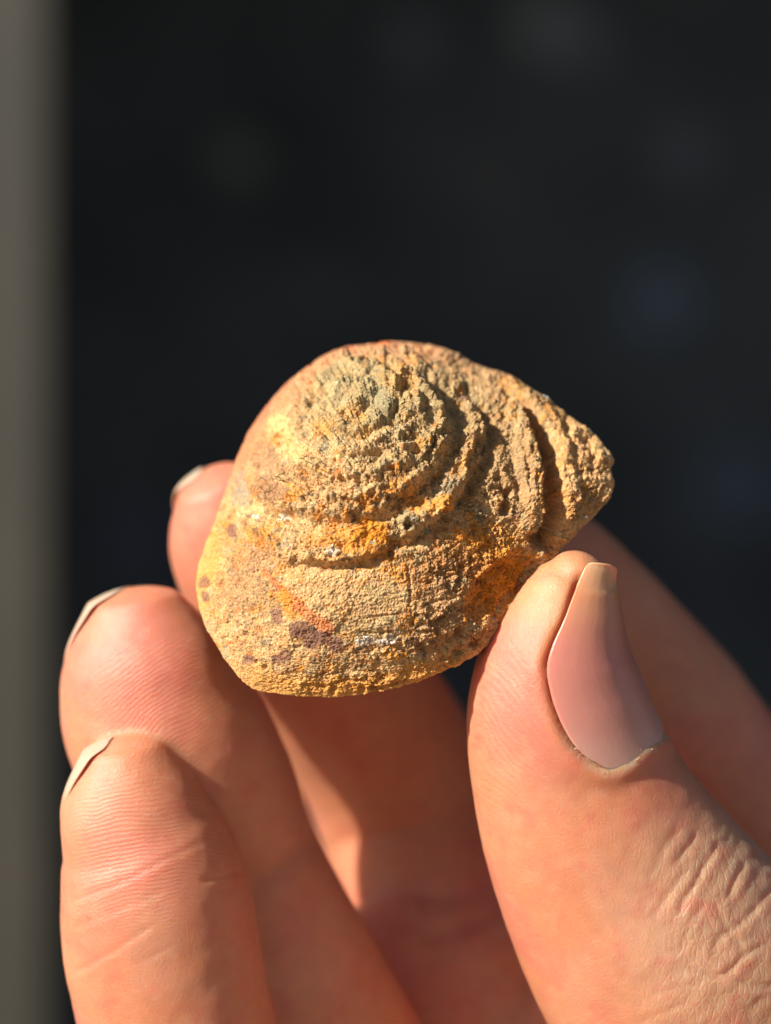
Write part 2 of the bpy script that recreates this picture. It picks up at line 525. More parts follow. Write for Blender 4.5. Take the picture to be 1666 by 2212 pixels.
    ca = fbm(q * 2.1 + 970, 4, .55); cb = fbm(q * 3.1 + 990, 4, .6)
    crack = np.exp(-(ca / .014) ** 2) * sstep(-.05, .2, cb) + .8 * np.exp(-(cb / .014) ** 2) * sstep(.0, .2, ca)
    h -= 7 * crack * (.3 + .7 * rough)
    ms['crack'] = np.clip(crack, 0, 1)
    h += 2.2 * noise(q * 24) + 1.9 * noise(q * 38) + 1.3 * noise(q * 61)
    ms['rough'] = rough; ms['lump'] = lump; ms['growth'] = growth
    ms['wx'] = wx; ms['wy'] = wy; ms['q'] = q; ms['right'] = right
    return h, ms


H, MS = relief(x, y)
fade = 1 - sstep(0.965, 1.0, s) * 0.6
v_front = P(x, y, base)
# normals of the smooth body, by differences on the grid
G = v_front.reshape(NS, NTH, 3)
du = np.gradient(G, axis=0); dv = np.roll(G, -1, 1) - np.roll(G, 1, 1)
N = np.cross(dv, du); N /= np.linalg.norm(N, axis=2)[..., None] + 1e-12
if N[NS // 2, 0, 1] > 0: N = -N
N[0] = (0, -1, 0); N[-1] = N[-2]
Nf = N.reshape(-1, 3) * 0.75 + np.array([0, -1, 0]) * 0.25
v_front = v_front + Nf * (H * fade * K)[:, None]
# the far side, a rounder half that the fingers hold
ub = np.linspace(0, 1, NB + 1)[1:]
sb = np.cos(ub * math.pi / 2); sb[-1] = 0.0
Sb, Tb = np.meshgrid(sb, th, indexing='ij')
xb = C0[0] + np.cos(Tb) * R * Sb * 1.0; yb = C0[1] + np.sin(Tb) * R * Sb
db = ZR[None] + (2.05 - ZR[None]) * np.sqrt(np.clip(1 - Sb ** 2, 0, 1)) * 0.8
vb = P(xb.ravel(), yb.ravel(), db.ravel())
rimH = (Nf * (H * fade * K)[:, None]).reshape(NS, NTH, 3)[-1]
vb = vb.reshape(NB, NTH, 3) + rimH[None] * (Sb ** 6)[..., None]
vb = vb.reshape(-1, 3); vb[:, 1] += 0.03 * fbm(vb * 4, 4)

# stone colours, with ring shade, hollow glow and glints painted in
q, wx, wy = MS['q'], MS['wx'], MS['wy']
def C(r, g, b):
    return (np.array([r, g, b]) / 255.0) ** 2.2
tan = C(206, 160, 106); sand = C(228, 186, 130); olive = C(162, 148, 108); grey = C(140, 140, 122); ochre = C(222, 150, 58)
brown = C(158, 120, 86); purple = C(112, 76, 66); redo = C(205, 122, 78); pale = C(240, 214, 140); rust = C(186, 104, 36); white = C(232, 228, 214)
def mix(c, col, f):
    f = np.clip(f, 0, 1)[:, None]; return c * (1 - f) + col * f
n1 = fbm(q * 1.3 + 60, 5, .6); n2 = fbm(q * 2.6 + 80, 5, .62); n3 = fbm(q * 5 + 100, 4, .6); n4 = fbm(q * 2 + 120, 5, .65); n5 = fbm(q * 9 + 130, 4, .7)
col = np.tile(tan, (len(x), 1))
col = mix(col, sand, sstep(-.15, .4, n1))
col = mix(col, brown, sstep(.12, .26, n2) * .5)
col = mix(col, olive, sstep(.10, .20, n3 + .35 * n4) * (.45 + .25 * MS['right']))
col = mix(col, ochre, sstep(.12, .22, n4 + .3 * n5) * .8)
col = mix(col, rust, sstep(.22, .42, n5 + .4 * n4) * .5)
col = mix(col, redo, sstep(.25, .42, fbm(q * 1.8 + 200, 4, .6)) * .35)
j = .7 * n3 + .8 * n5 + .5 * fbm(q * 14 + 400, 3, .7)
def zone(cx, cy, rx, ry=None, ang=0, e=.3, amp=1.5):
    return soft(blob(wx, wy, cx, cy, rx, ry, ang) + amp * j, e)
col = mix(col, C(112, 94, 70), sstep(.12, .24, fbm(q * 6.5 + 500, 4, .65)) * .7)
col = mix(col, C(240, 208, 154), sstep(.16, .30, fbm(q * 5 + 600, 4, .65)) * .45)
col = mix(col, C(150, 150, 128), sstep(.20, .27, fbm(q * 3 + 700, 5, .7)) * .6)
col = mix(col, C(198, 112, 44), sstep(.22, .32, fbm(q * 4 + 800, 5, .7)) * .6)
col = mix(col, C(118, 92, 62), MS['crack'] * .55)
col = mix(col, C(122, 100, 70), MS['ring_shade'] * np.clip(.35 + 1.6 * n3 + n5, 0, 1) * .8)  # shade of the ring steps painted in as dark broken lines
col = mix(col, C(130, 106, 74), MS['edge1'] * np.clip(.1 + 1.6 * n3 + n5, 0, 1) * .6)
# left and top rim: smooth pinkish brown band
rimband = sstep(0.80, .95, s) * (np.abs(T.ravel() + 2.2) < 1.0)
col = mix(col, C(206, 138, 96), sstep(.78, .93, s + .05 * n2) * sstep(1120, 980, y) * sstep(1000, 850, x) * .9)
col = mix(col, C(190, 118, 84), MS['rimline'] * sstep(1080, 960, y) * sstep(820, 700, x) * (.5 + .8 * np.clip(n2 + .3, 0, 1)) * .8)
col = mix(col, C(196, 124, 90), sstep(.85, .97, s) * sstep(1000, 900, y) * (x > 800) * (x < 1100) * .25)
col = mix(col, C(216, 158, 84), zone(452, 1225, 30, 90, 15) * .8)
col = mix(col, pale, zone(640, 968, 20, 58, -32, .4, 1.2) * .4)
col = mix(col, pale, zone(612, 925, 22, 20) * .6)
col = mix(col, pale, zone(870, 872, 14, 30) * .7)
col = mix(col, ochre, zone(716, 950, 22, 20) * .8)
col = mix(col, brown, zone(585, 1010, 26, 50, -20) * .7)
col = mix(col, brown, zone(600, 1072, 50, 22, 25) * .8)
col = mix(col, grey, zone(520, 1062, 20, 34) * .7)
col = mix(col, olive, MS['apex'] * sstep(-.2, .15, n2 + .5 * n5) * .6)
col = mix(col, C(140, 142, 116), zone(826, 866, 18, 30, -30, .3, 1.0) * .7)
col = mix(col, C(140, 138, 112), zone(830, 910, 34, 22, -30, .3) * .6)
col = mix(col, ochre, zone(770, 1168, 80, 32, 5) * .75)
col = mix(col, C(228, 150, 40), zone(800, 1150, 40, 28) * .8)
col = mix(col, grey, zone(970, 1050, 34, 26, -30) * .75)
col = mix(col, C(168, 156, 118), zone(885, 1128, 34, 24, -30) * .7)
col = mix(col, ochre, zone(1030, 1180, 110, 40, -15) * .6)
col = mix(col, C(232, 148, 36), zone(1075, 1262, 100, 52, -38, .4) * .9)  # orange glow of bounced light painted into the hollow
col = mix(col, ochre, zone(955, 1095, 26, 16, -20) * .8)
col = mix(col, ochre, zone(1000, 1010, 60, 60) * .35)
col = mix(col, ochre, zone(870, 860, 40, 30) * .6)
col = mix(col, brown, zone(960, 1240, 90, 60) * .5)
col = mix(col, brown, zone(960, 1350, 90, 40, -20) * .45)
col = mix(col, brown, zone(1120, 1040, 50, 110, -10) * .4)
col = mix(col, brown, zone(540, 1240, 60, 110, -12) * .5)
col = mix(col, sand, zone(740, 1270, 130, 50, 10) * .5)
col = mix(col, olive, zone(830, 1290, 60, 20) * .35)
col = mix(col, olive, zone(780, 1360, 60, 34) * .4)
col = mix(col, tan, MS['lip'] * .45)
col = mix(col, olive, zone(850, 900, 200, 130) * .55)
col = mix(col, C(150, 128, 92), zone(1060, 930, 110, 150, -20) * .4)
col = mix(col, C(168, 134, 92), zone(1100, 960, 80, 170, -15) * .4)
# ochre rim along the bottom
bot = sstep(0.86, .93, s + .03 * n3) * sstep(1400, 1440, y) * sstep(470, 600, x)
col = mix(col, C(208, 150, 76), bot * .8)
col = mix(col, C(206, 124, 76), np.clip(MS['streak'] * (1 + 1.4 * n5), 0, 1) * .8)
col = mix(col, ochre, zone(626, 1300, 10, 34, -20) * .8)
P1 = np.minimum.reduce([blob(wx, wy, 652, 1356, 24, 19), blob(wx, wy, 676, 1378, 22, 24), blob(wx, wy, 700, 1376, 22, 15), blob(wx, wy, 727, 1388, 17, 17)])
col = mix(col, C(118, 82, 70), soft(P1 + .45 * n5 + .35 * n3, .16) * .85)
for cx, cy, r in ((540, 1424, 11), (618, 1414, 12), (446, 1258, 12), (448, 1290, 9), (600, 1422, 9), (604, 1330, 14), (1000, 860, 8), (500, 1150, 12)):
    col = mix(col, C(122, 86, 76), soft(blob(wx, wy, cx, cy, r, r * 1.2) + .5 * n5, .25) * .75)
for cx, cy, r in ((617, 1120, 7), (788, 1384, 13), (840, 1380, 10), (720, 1190, 10), (556, 1116, 7), (820, 1385, 10), (597, 1446, 4)):
    col = mix(col, white, soft(blob(wx, wy, cx, cy, r * 1.4, r * .8) + .8 * n5, .4) * .45)  # white sparkle of the crystals painted into the colour
col = mix(col, C(206, 150, 84), MS['groove'] * .3)
col = mix(col, C(220, 120, 60), zone(826, 748, 14, 12) * .9)
col = col * (1 + .16 * noise(q * 30) + .10 * noise(q * 70))[:, None]
col = col * 1.36
col = col * np.minimum(1, .88 / col.max(1))[:, None]
colb = np.tile(tan * .7, (len(vb), 1)) * (1 + .5 * fbm(vb * 3, 4))[:, None]

V = np.concatenate([v_front, vb]); COL = np.concatenate([col, colb])
NTOT = NS + NB
F = grid_faces(NTOT, NTH, True)
# which part each face belongs to
edge2s = smooth_line([(505, 1150), (560, 1158), (600, 1200), (660, 1216), (740, 1214), (800, 1204), (838, 1185), (846, 1160), (872, 1165), (905, 1150), (950, 1118), (990, 1085), (1018, 1030), (1042, 985), (1048, 930), (1032, 885), (1000, 850), (960, 800), (880, 775), (760, 785), (640, 850), (560, 960), (515, 1060)], 6, True)


def inside(x, y, poly):
    r = np.zeros(len(x), bool)
    for a, b in zip(poly, np.roll(poly, -1, 0)):
        c = ((a[1] > y) != (b[1] > y)) & (x < (b[0] - a[0]) * (y - a[1]) / (b[1] - a[1] + 1e-12) + a[0])
        r ^= c
    return r


part_v = np.zeros(len(V), int)                       # 0 body whorl
part_v[:len(x)][inside(wx, wy, edge2s)] = 1          # 1 spire
part_v[:len(x)][MS['lip'] > .5] = 2                  # 2 outer lip
pf = part_v[F[:, 0]]
whole = new_mesh('whole', V, F)
WN = vnormals(whole)
bpy.data.meshes.remove(whole)

MF = Mat('fossil_limestone')
c = MF.attr('stone')
n_hi = MF.noise(42, 5, .7)
n_mid = MF.noise(14, 4, .6)
r1 = MF.n('ShaderNodeMapRange', i_1=.32, i_2=.68, i_3=.66, i_4=1.25); MF.l(n_hi, r1.inputs[0])
hs = MF.n('ShaderNodeHueSaturation', i_Saturation=1.0)
MF.l(r1.outputs[0], hs.inputs['Value']); MF.l(c, hs.inputs['Color'])
r2 = MF.n('ShaderNodeMapRange', i_1=.3, i_2=.7, i_3=.492, i_4=.504); MF.l(n_mid, r2.inputs[0]); MF.l(r2.outputs[0], hs.inputs['Hue'])
MF.l(hs.outputs[0], MF.b.inputs['Base Color'])
MF.b.inputs['Roughness'].default_value = .86
MF.b.inputs['Specular IOR Level'].default_value = .35
bp = MF.bump(MF.noise(50, 6, .8), .03, .8)
vz = MF.n('ShaderNodeTexVoronoi', i_Scale=60.0); MF.l(MF.obj(), vz.inputs['Vector'])
bp = MF.bump(vz.outputs[0], .012, .6, bp)
MF.l(bp, MF.b.inputs['Normal'])
# small crystals that glint
vc = MF.n('ShaderNodeTexVoronoi', i_Scale=26.0); MF.l(MF.obj(), vc.inputs['Vector'])
gl = MF.math('LESS_THAN', vc.outputs[0], .10)
rr_ = MF.math('MULTIPLY_ADD', gl, -.6, .86)
MF.l(rr_, MF.b.inputs['Roughness'])

fossil = bpy.data.objects.new('fossil_shell', None)
SC.collection.objects.link(fossil)
fossil.empty_display_size = .3
fossil.location = (0, 0, 0)
fossil['label'] = 'rough tan and ochre fossil snail shell held between thumb and fingers'
fossil['category'] = 'fossil'
for pid, pname in ((0, 'body_whorl'), (1, 'spire'), (2, 'outer_lip')):
    f = F[pf == pid]
    used, inv = np.unique(f, return_inverse=True)
    me = new_mesh(pname, V[used], inv.reshape(f.shape))
    set_col(me, 'stone', COL[used])
    if len(me.vertices) == len(used):
        me.normals_split_custom_set_from_vertices([tuple(v) for v in WN[used].tolist()])
    link(pname, me, MF.m, fossil)

MC = Mat('quartz_crystal')
MC.b.inputs['Base Color'].default_value = (.82, .80, .74, 1); MC.b.inputs['Roughness'].default_value = .12
MC.b.inputs['Specular IOR Level'].default_value = .8; MC.b.inputs['Subsurface Weight'].default_value = .3; MC.b.inputs['Subsurface Scale'].default_value = .02
rc = random.Random(11)
bm = bmesh.new()
for cx, cy, n_, sp, sz in ((617, 1120, 7, 8, .016), (556, 1116, 5, 6, .014), (721, 1190, 8, 7, .016), (788, 1384, 9, 12, .015), (842, 1382, 6, 6, .018), (806, 1176, 5, 9, .012), (1262, 1120, 4, 7, .016), (1180, 858, 4, 6, .014), (889, 1131, 4, 8, .012)):
    for i in range(n_):
        px_, py_ = cx + rc.gauss(0, sp), cy + rc.gauss(0, sp * .6)
        k = np.argmin((x - px_) ** 2 + (y - py_) ** 2)
        p = Vector(v_front[k]); nn = Vector(Nf[k]).normalized()
        a_ = Vector((rc.gauss(0, 1), rc.gauss(0, 1), rc.gauss(0, 1))).normalized()
        m_ = (nn + a_ * .8).to_track_quat('Z', 'Y').to_matrix().to_4x4(); m_.translation = p + nn * sz * .3
        r_ = bmesh.ops.create_cone(bm, cap_ends=True, segments=6, radius1=sz * rc.uniform(.5, .9), radius2=sz * .15, depth=sz * rc.uniform(1.2, 2.2))
        bmesh.ops.transform(bm, matrix=m_, verts=r_['verts'])
me = bpy.data.meshes.new('crystal'); bm.to_mesh(me); bm.free()
link('crystal', me, MC.m, fossil)['kind'] = 'stuff'

# ------------------------------------------------------------------ the hand
def tube(st, nv=48, per=14, cap=True, hwscale=1.0, blend=False):
    """st rows: px, py, depth, half width px, thickness ratio. Returns verts, faces and the sampler."""
    st = np.array(st, float)
    L = smooth_line(st, per)
    c = P(L[:, 0], L[:, 1], L[:, 2]); hw = L[:, 3] * K * (CAMD + L[:, 2]) / CAMD * hwscale; rt = L[:, 4]
    t = np.gradient(c, axis=0); t /= np.linalg.norm(t, axis=1)[:, None]
    if cap:
        # round tip in front of the first station
        a = np.linspace(math.pi / 2, 0.0, 12, endpoint=False)
        c0 = c[0] - t[0] * (np.sin(a) * hw[0] * 0.85)[:, None]
        c = np.concatenate([c0, c]); hw = np.concatenate([np.maximum(np.cos(a), .03) * hw[0], hw])
        rt = np.concatenate([np.full(12, rt[0]), rt]); t = np.concatenate([np.tile(t[0], (12, 1)), t])
    if cap and blend:
        # the rounded tip runs into the pad without a waist
        for A in (hw, c, t):
            for _ in range(60):
                A[5:34] = .25 * A[4:33] + .5 * A[5:34] + .25 * A[6:35]
        t /= np.linalg.norm(t, axis=1)[:, None]
    S = np.cross(t, VIEW); S /= np.linalg.norm(S, axis=1)[:, None]
    S = S * np.sign(S[:, :1] + 1e-9)                      # to the right of the picture
    D = np.cross(S, t); D /= np.linalg.norm(D, axis=1)[:, None]
    D = D * -np.sign(D[:, 1:2])                           # towards the camera
    ph = np.linspace(0, 2 * math.pi, nv, endpoint=False)
    v = c[:, None] + S[:, None] * (hw[:, None] * np.cos(ph))[..., None] + D[:, None] * ((hw * rt)[:, None] * np.sin(ph))[..., None]
    n = len(c)
    F = grid_faces(n, nv, True)
    F = [tuple(f) for f in F] + [tuple(range(nv)), tuple(range((n - 1) * nv, n * nv))[::-1]]
    return v.reshape(-1, 3), F, (c, S, D, hw, rt, t)


thumb_pairs = [((1180, 1244), (1317, 1252)), ((1140, 1264), (1331, 1282)), ((1100, 1306), (1346, 1337)), ((1047, 1388), (1366, 1412)), ((1014, 1480), (1390, 1490)),
               ((1006, 1580), (1418, 1578)), ((1016, 1690), (1462, 1664)), ((1036, 1808), (1530, 1768)), ((1072, 1940), (1612, 1858)),
               ((1122, 2075), (1700, 1945)), ((1195, 2220), (1800, 2050)), ((1290, 2390), (1890, 2200)), ((1430, 2600), (1960, 2400))]
thumb_d = [0.20, .22, .26, .33, .40, .46, .54, .62, .74, .84, 1.0, 1.4, 1.9]
thumb_rt = [.95, .95, .98, .96, .90, .86, .82, .80, .80, .80, .8, .8, .8]
thumb_st = [((a[0] + b[0]) / 2, (a[1] + b[1]) / 2, d, math.hypot(b[0] - a[0], b[1] - a[1]) / 2, r) for (a, b), d, r in zip(thumb_pairs, thumb_d, thumb_rt)]
index_st = [(1110, 1160, 2.6, 120, .9), (1160, 1228, 2.8, 160, .9), (1250, 1335, 3.0, 178, .9), (1345, 1445, 3.2, 186, .92), (1440, 1555, 3.3, 190, .92), (1528, 1660, 3.4, 182, .92),
            (1640, 1810, 3.5, 190, .95), (1760, 1980, 3.6, 215, .95), (1800, 2250, 3.6, 260, 1)]
middle_st = [(498, 1124, 2.1, 146, .9), (518, 1162, 2.2, 162, .9), (560, 1230, 2.4, 176, .9), (640, 1340, 2.75, 185, .9), (730, 1470, 3.35, 192, .95), (806, 1590, 3.84, 194, .95),
             (850, 1670, 4.08, 198, .95), (888, 1760, 4.2, 204, .95), (935, 1870, 4.15, 215, .95), (1000, 2020, 4.0, 225, 1), (1085, 2220, 3.7, 235, 1), (1190, 2420, 3.4, 230, 1)]
ring_st = [(312, 1420, 1.27, 182, .9), (322, 1480, 1.31, 196, .9), (342, 1550, 1.37, 210, .92), (384, 1632, 1.47, 219, .9), (440, 1730, 1.62, 208, .9), (494, 1840, 1.75, 190, .9),
           (548, 1960, 1.8, 192, .9), (610, 2090, 1.85, 200, .9), (680, 2230, 1.95, 208, .9), (780, 2430, 2.2, 220, 1)]
pinky_st = [(284, 1720, .62, 154, .9), (294, 1775, .67, 166, .93), (312, 1830, .72, 184, .96), (334, 1930, .78, 205, .94), (348, 2040, .85, 212, .92), (368, 2150, .92, 210, .92),
            (400, 2290, 1.05, 212, .95), (450, 2450, 1.3, 220, 1)]
palm_st = [(900, 2380, 3.3, 500, .30), (1050, 2520, 3.3, 720, .42), (1180, 2750, 3.4, 800, .50), (1300, 3100, 3.6, 760, .52), (1380, 3500, 3.8, 620, .60), (1420, 3900, 4.0, 520, .68), (1440, 4300, 4.2, 500, .7)]
web_st = [(1640, 2150, 2.6, 200, 1), (1650, 2400, 2.8, 320, 1), (1600, 2700, 3.0, 420, .9)]
allv, allf, off = [], [], 0
SAMP = {}
for nm, st in (('thumb', thumb_st), ('index', index_st), ('middle', middle_st), ('ring', ring_st), ('pinky', pinky_st), ('palm', palm_st), ('web', web_st)):
    v, f, smp = tube(st, 64, blend=nm in ('ring', 'pinky', 'middle'))
    SAMP[nm] = smp
    allv.append(v); allf += [tuple(i + off for i in ff) for ff in f]; off += len(v)
raw = new_mesh('raw', np.concatenate(allv), allf)
tmp = bpy.data.objects.new('raw', raw); SC.collection.objects.link(tmp)
md = tmp.modifiers.new('r', 'REMESH'); md.mode = 'VOXEL'; md.voxel_size = 0.028; md.adaptivity = 0
md = tmp.modifiers.new('s', 'SMOOTH'); md.factor = .5; md.iterations = 10
dg = bpy.context.evaluated_depsgraph_get()
hand_me = bpy.data.meshes.new_from_object(tmp.evaluated_get(dg))
bpy.data.objects.remove(tmp); bpy.data.meshes.remove(raw)
hand_me.name = 'hand'
hv = coords(hand_me); hn = vnormals(hand_me).astype(float)
hx, hy = unP(hv)
front = sstep(.0, .25, -hn[:, 1])          # faces the camera side
print('hand verts', len(hv))

# nearest tube tells the digit
dist = []
for nm in ('thumb', 'index', 'middle', 'ring', 'pinky'):
    c_, hw_ = SAMP[nm][0][12:], SAMP[nm][3][12:]
    cc, ww = c_[::4], hw_[::4]
    b = np.full(len(hv), 9.)
    for a, w in zip(cc, ww):
        b = np.minimum(b, np.linalg.norm(hv - a, axis=1) / w)
    dist.append(b)
digit = np.argmin(np.array(dist), 0)
is_thumb = (digit == 0) & (hv[:, 1] < 1.6)
disp = np.zeros(len(hv))
qn = hv * 1.0
disp += .010 * fbm(qn * 1.6, 3) + .004 * fbm(qn * 5, 3)

# thumb nail border as seen, the groove beside it and the raised fold of skin
NAIL_L = [(1268, 1212), (1252, 1240), (1236, 1285), (1222, 1330), (1200, 1380), (1182, 1430), (1186, 1470), (1200, 1530), (1226, 1590), (1262, 1632), (1305, 1655), (1350, 1640), (1392, 1606), (1430, 1585)]
d, sd, run = line_field(hx, hy, NAIL_L)
mt = is_thumb * front
disp += mt * .030 * np.exp(-((sd - 24) / 20) ** 2) * sstep(.2, .4, run)      # fold outside
NAIL_IN = sstep(6, -8, sd) * mt * (hy < 1650) * (hx > 1170)
disp -= .035 * sstep(8, -6, sd) * mt * (hy < 1660) * (hx > 1170) * (1 - sstep(120, 240, d)) * sstep(1215, 1270, hy)
disp -= mt * .030 * np.exp(-(sd / 7) ** 2) * sstep(0, .15, run) * (1 - sstep(.66, .8, run))
# knuckle folds of the thumb
KN = [[(1464, 1987), (1485, 1933), (1514, 1883), (1545, 1835), (1560, 1810)], [(1572, 1945), (1589, 1900), (1610, 1862)], [(1440, 2040), (1464, 2057), (1498, 1987), (1530, 1940)],
      [(1456, 1871), (1480, 1835), (1510, 1795)], [(1407, 1987), (1444, 1933), (1489, 1875)], [(1543, 1950), (1572, 2012), (1592, 2045)],
      [(1473, 2082), (1531, 2108), (1572, 2100), (1605, 2066), (1670, 2030)], [(1535, 2074), (1556, 2024), (1592, 2000), (1640, 1955)], [(1572, 2103), (1622, 2132), (1680, 2128)],
      [(1580, 2010), (1612, 2070)], [(1500, 2060), (1555, 2110)], [(1420, 1850), (1450, 1815), (1470, 1780)], [(1625, 1975), (1650, 1940), (1680, 1915)], [(1400, 1900), (1425, 1860), (1440, 1830)],
      [(1400, 2150), (1480, 2130), (1540, 2112)], [(1380, 2212), (1450, 2180), (1500, 2165)], [(1610, 2190), (1640, 2160), (1690, 2150)]]
KD = [.05, .05, .03, .035, .025, .03, .05, .04, .04, .03, .025, .02, .04, .02, .02, .02, .02]
jx = hx + 4 * fbm(qn * 6, 2); jy = hy + 4 * fbm(qn * 6 + 9, 2)
for pts, dep in zip(KN, KD):
    d, sd, run = line_field(jx, jy, pts, 3)
    e = (sstep(0, .15, run) * (1 - sstep(.85, 1, run))) * mt
    disp -= e * dep * .24 * (np.exp(-(d / 5.5) ** 2) - .42 * np.exp(-((d - 16) / 13) ** 2))
# leathery relief over that knuckle
kz = sstep(1300, 1540, hx) * sstep(1660, 1850, hy) * mt
wl1, _ = worley(np.stack([(hx * .8 + hy * .6) / 34, (hy * .8 - hx * .6) / 60, hx * 0], -1) + .5 * fbm(qn * 4, 2)[:, None])
disp += kz * .012 * (1 - wl1 * 1.3)
# creases across the little finger and the ring finger
for pts, dep, dg_ in (([(140, 1950), (198, 1932), (284, 1897), (370, 1850), (450, 1815)], .016, 4), ([(150, 2010), (230, 1975), (300, 1948), (360, 1920)], .010, 4),
                      ([(150, 2105), (187, 2089), (269, 2038), (339, 1993)], .014, 4), ([(283, 2081), (331, 2065), (380, 2040)], .008, 4),
                      ([(430, 1900), (480, 1895), (540, 1880)], .02, 4), ([(470, 2050), (520, 2020), (560, 1990)], .012, 4),
                      ([(540, 1905), (590, 1885), (640, 1840), (690, 1810)], .06, 3),
                      ([(690, 1850), (800, 1800), (950, 1790)], .05, 2), ([(900, 1960), (1000, 1930), (1080, 1900)], .06, 2), ([(900, 2030), (1010, 2000), (1120, 1940)], .08, 2)):
    d, sd, run = line_field(jx, jy, pts, 3)
    disp -= dep * (.5 if dg_ == 4 else .45) * np.exp(-(d / (6.0 if dg_ == 4 else 26.)) ** 2) * (sstep(0, .1, run) * (1 - sstep(.9, 1, run))) * (digit == dg_) * front
    if dg_ == 4: disp += dep * .12 * np.exp(-((sd - 12) / 8) ** 2) * (sstep(0, .1, run) * (1 - sstep(.9, 1, run))) * (digit == 4) * front
hv2 = hv + hn * disp[:, None]
hand_me.vertices.foreach_set('co', hv2.astype(np.float32).ravel())

# skin tones: blood under thin skin, paler stretched folds
skin = np.tile(np.array([.78, .33, .18]), (len(hv), 1))
pinkc = np.array([.80, .28, .20]); palec = np.array([.80, .40, .25]); redc = np.array([.66, .17, .10]); yellowc = np.array([.80, .41, .21])
pn = fbm(qn * .9 + 4, 3)
skin = mix(skin, pinkc, sstep(-.1, .35, pn) * .7)
skin = mix(skin, palec, sstep(.0, .4, fbm(qn * 1.3 + 9, 3)) * .5)
d, sd, run = line_field(hx, hy, NAIL_L)
skin = mix(skin, pinkc * .98, is_thumb * soft(blob(hx, hy, 1120, 1500, 90, 170, -10), .6) * .8)
skin = mix(skin, np.array([.72, .34, .13]), is_thumb * np.exp(-((sd - 8) / 16) ** 2) * .6)
skin = mix(skin, yellowc, is_thumb * soft(blob(hx, hy, 1190, 1260, 90, 80), .6) * .9)
skin = mix(skin, np.array([.74, .46, .30]), is_thumb * soft(blob(hx, hy, 1560, 2000, 230, 260), .5) * .8)
skin = mix(skin, redc, is_thumb * soft(blob(hx, hy, 1420, 1680, 80, 120, -35), .7) * .4)
for i, (cx, cy) in ((2, (430, 1120)), (3, (300, 1480)), (4, (270, 1900))):
    skin = mix(skin, pinkc, (digit == i) * soft(blob(hx, hy, cx, cy, 130, 150), .6) * .7)
skin = mix(skin, palec, (digit == 4) * soft(blob(hx, hy, 330, 2030, 60, 110), .6) * .7)
skin = mix(skin, np.array([.74, .22, .16]), sstep(.05, .4, fbm(qn * 3.2 + 30, 4, .6)) * .45)
skin = mix(skin, palec, sstep(.1, .4, fbm(qn * 4.1 + 50, 4, .6)) * .4)
# pale dry fold along the base of the thumbnail
d, sd, run = line_field(hx, hy, [(1215, 1570), (1240, 1618), (1272, 1648), (1308, 1668), (1350, 1655), (1398, 1615), (1432, 1592)])
skin = mix(skin, np.array([.84, .60, .42]), is_thumb * np.exp(-((d - 4) / 7) ** 2) * np.clip(.5 + fbm(qn * 14, 3), 0, 1) * .8)
skin = skin * (1 + .10 * fbm(qn * 7, 3))[:, None]
set_col(hand_me, 'skin', np.clip(skin * np.array([.78, .75, .73]), 0, 1))
set_f(hand_me, 'knuckle', kz)

MS_ = Mat('skin')
MS_.l(MS_.attr('skin'), MS_.b.inputs['Base Color'])
b = MS_.b.inputs
b['Subsurface Weight'].default_value = 1.0
b['Subsurface Radius'].default_value = (1.0, .30, .14)
b['Subsurface Scale'].default_value = .22
b['Roughness'].default_value = .45
b['Specular IOR Level'].default_value = .5
b['Coat Weight'].default_value = .22; b['Coat Roughness'].default_value = .22
MS_.b.subsurface_method = 'RANDOM_WALK'
# friction ridges: rings round a point under each pad
def ridge(center, radius, period):
    vm = MS_.n('ShaderNodeVectorMath', operation='DISTANCE'); MS_.l(MS_.obj(), vm.inputs[0]); vm.inputs[1].default_value = center
    nz = MS_.noise(2.2, 2, .5)
    dd = MS_.math('MULTIPLY_ADD', nz, .15, vm.outputs['Value'])
    w = MS_.math('SINE', MS_.math('MULTIPLY', dd, 2 * math.pi / period))
    return w
def mask(center, r0, r1):
    vm = MS_.n('ShaderNodeVectorMath', operation='DISTANCE'); MS_.l(MS_.obj(), vm.inputs[0]); vm.inputs[1].default_value = center
    mr = MS_.n('ShaderNodeMapRange', i_1=r0, i_2=r1, i_3=1.0, i_4=0.0); MS_.l(vm.outputs['Value'], mr.inputs[0]); return mr.outputs[0]
tot = None
for ctr, per, mc, r0, r1 in ((P(350, 2250, .2), .035, P(320, 1800, 0), .45, 1.0), (P(620, 1900, .8), .038, P(350, 1500, .7), .3, .9), (P(1500, 1300, .6), .040, P(1060, 1560, .2), .5, 1.0)):
    t_ = MS_.math('MULTIPLY', ridge(tuple(ctr), 0, per), mask(tuple(mc), r0, r1))
    tot = t_ if tot is None else MS_.math('ADD', tot, t_)
nb = MS_.bump(tot, .0015, .55)
vor = MS_.n('ShaderNodeTexVoronoi', i_Scale=26.0, feature='DISTANCE_TO_EDGE')
mp = MS_.n('ShaderNodeMapping'); mp.inputs['Scale'].default_value = (1.4, 1, .8); MS_.l(MS_.obj(), mp.inputs[0]); wv = MS_.n('ShaderNodeTexNoise', i_Scale=9.0, i_Detail=3.0); MS_.l(MS_.obj(), wv.inputs['Vector'])
wa = MS_.n('ShaderNodeVectorMath', operation='MULTIPLY_ADD'); MS_.l(wv.outputs['Color'], wa.inputs[0]); wa.inputs[1].default_value = (.12, .12, .12); MS_.l(mp.outputs[0], wa.inputs[2])
MS_.l(wa.outputs[0], vor.inputs['Vector'])
vmin = MS_.math('MINIMUM', vor.outputs[0], .12)
nb = MS_.bump(vmin, .016, .55, nb)
nb = MS_.bump(MS_.noise(45, 5, .7), .012, .6, nb)
kb = MS_.n('ShaderNodeTexVoronoi', i_Scale=11.0, feature='DISTANCE_TO_EDGE')
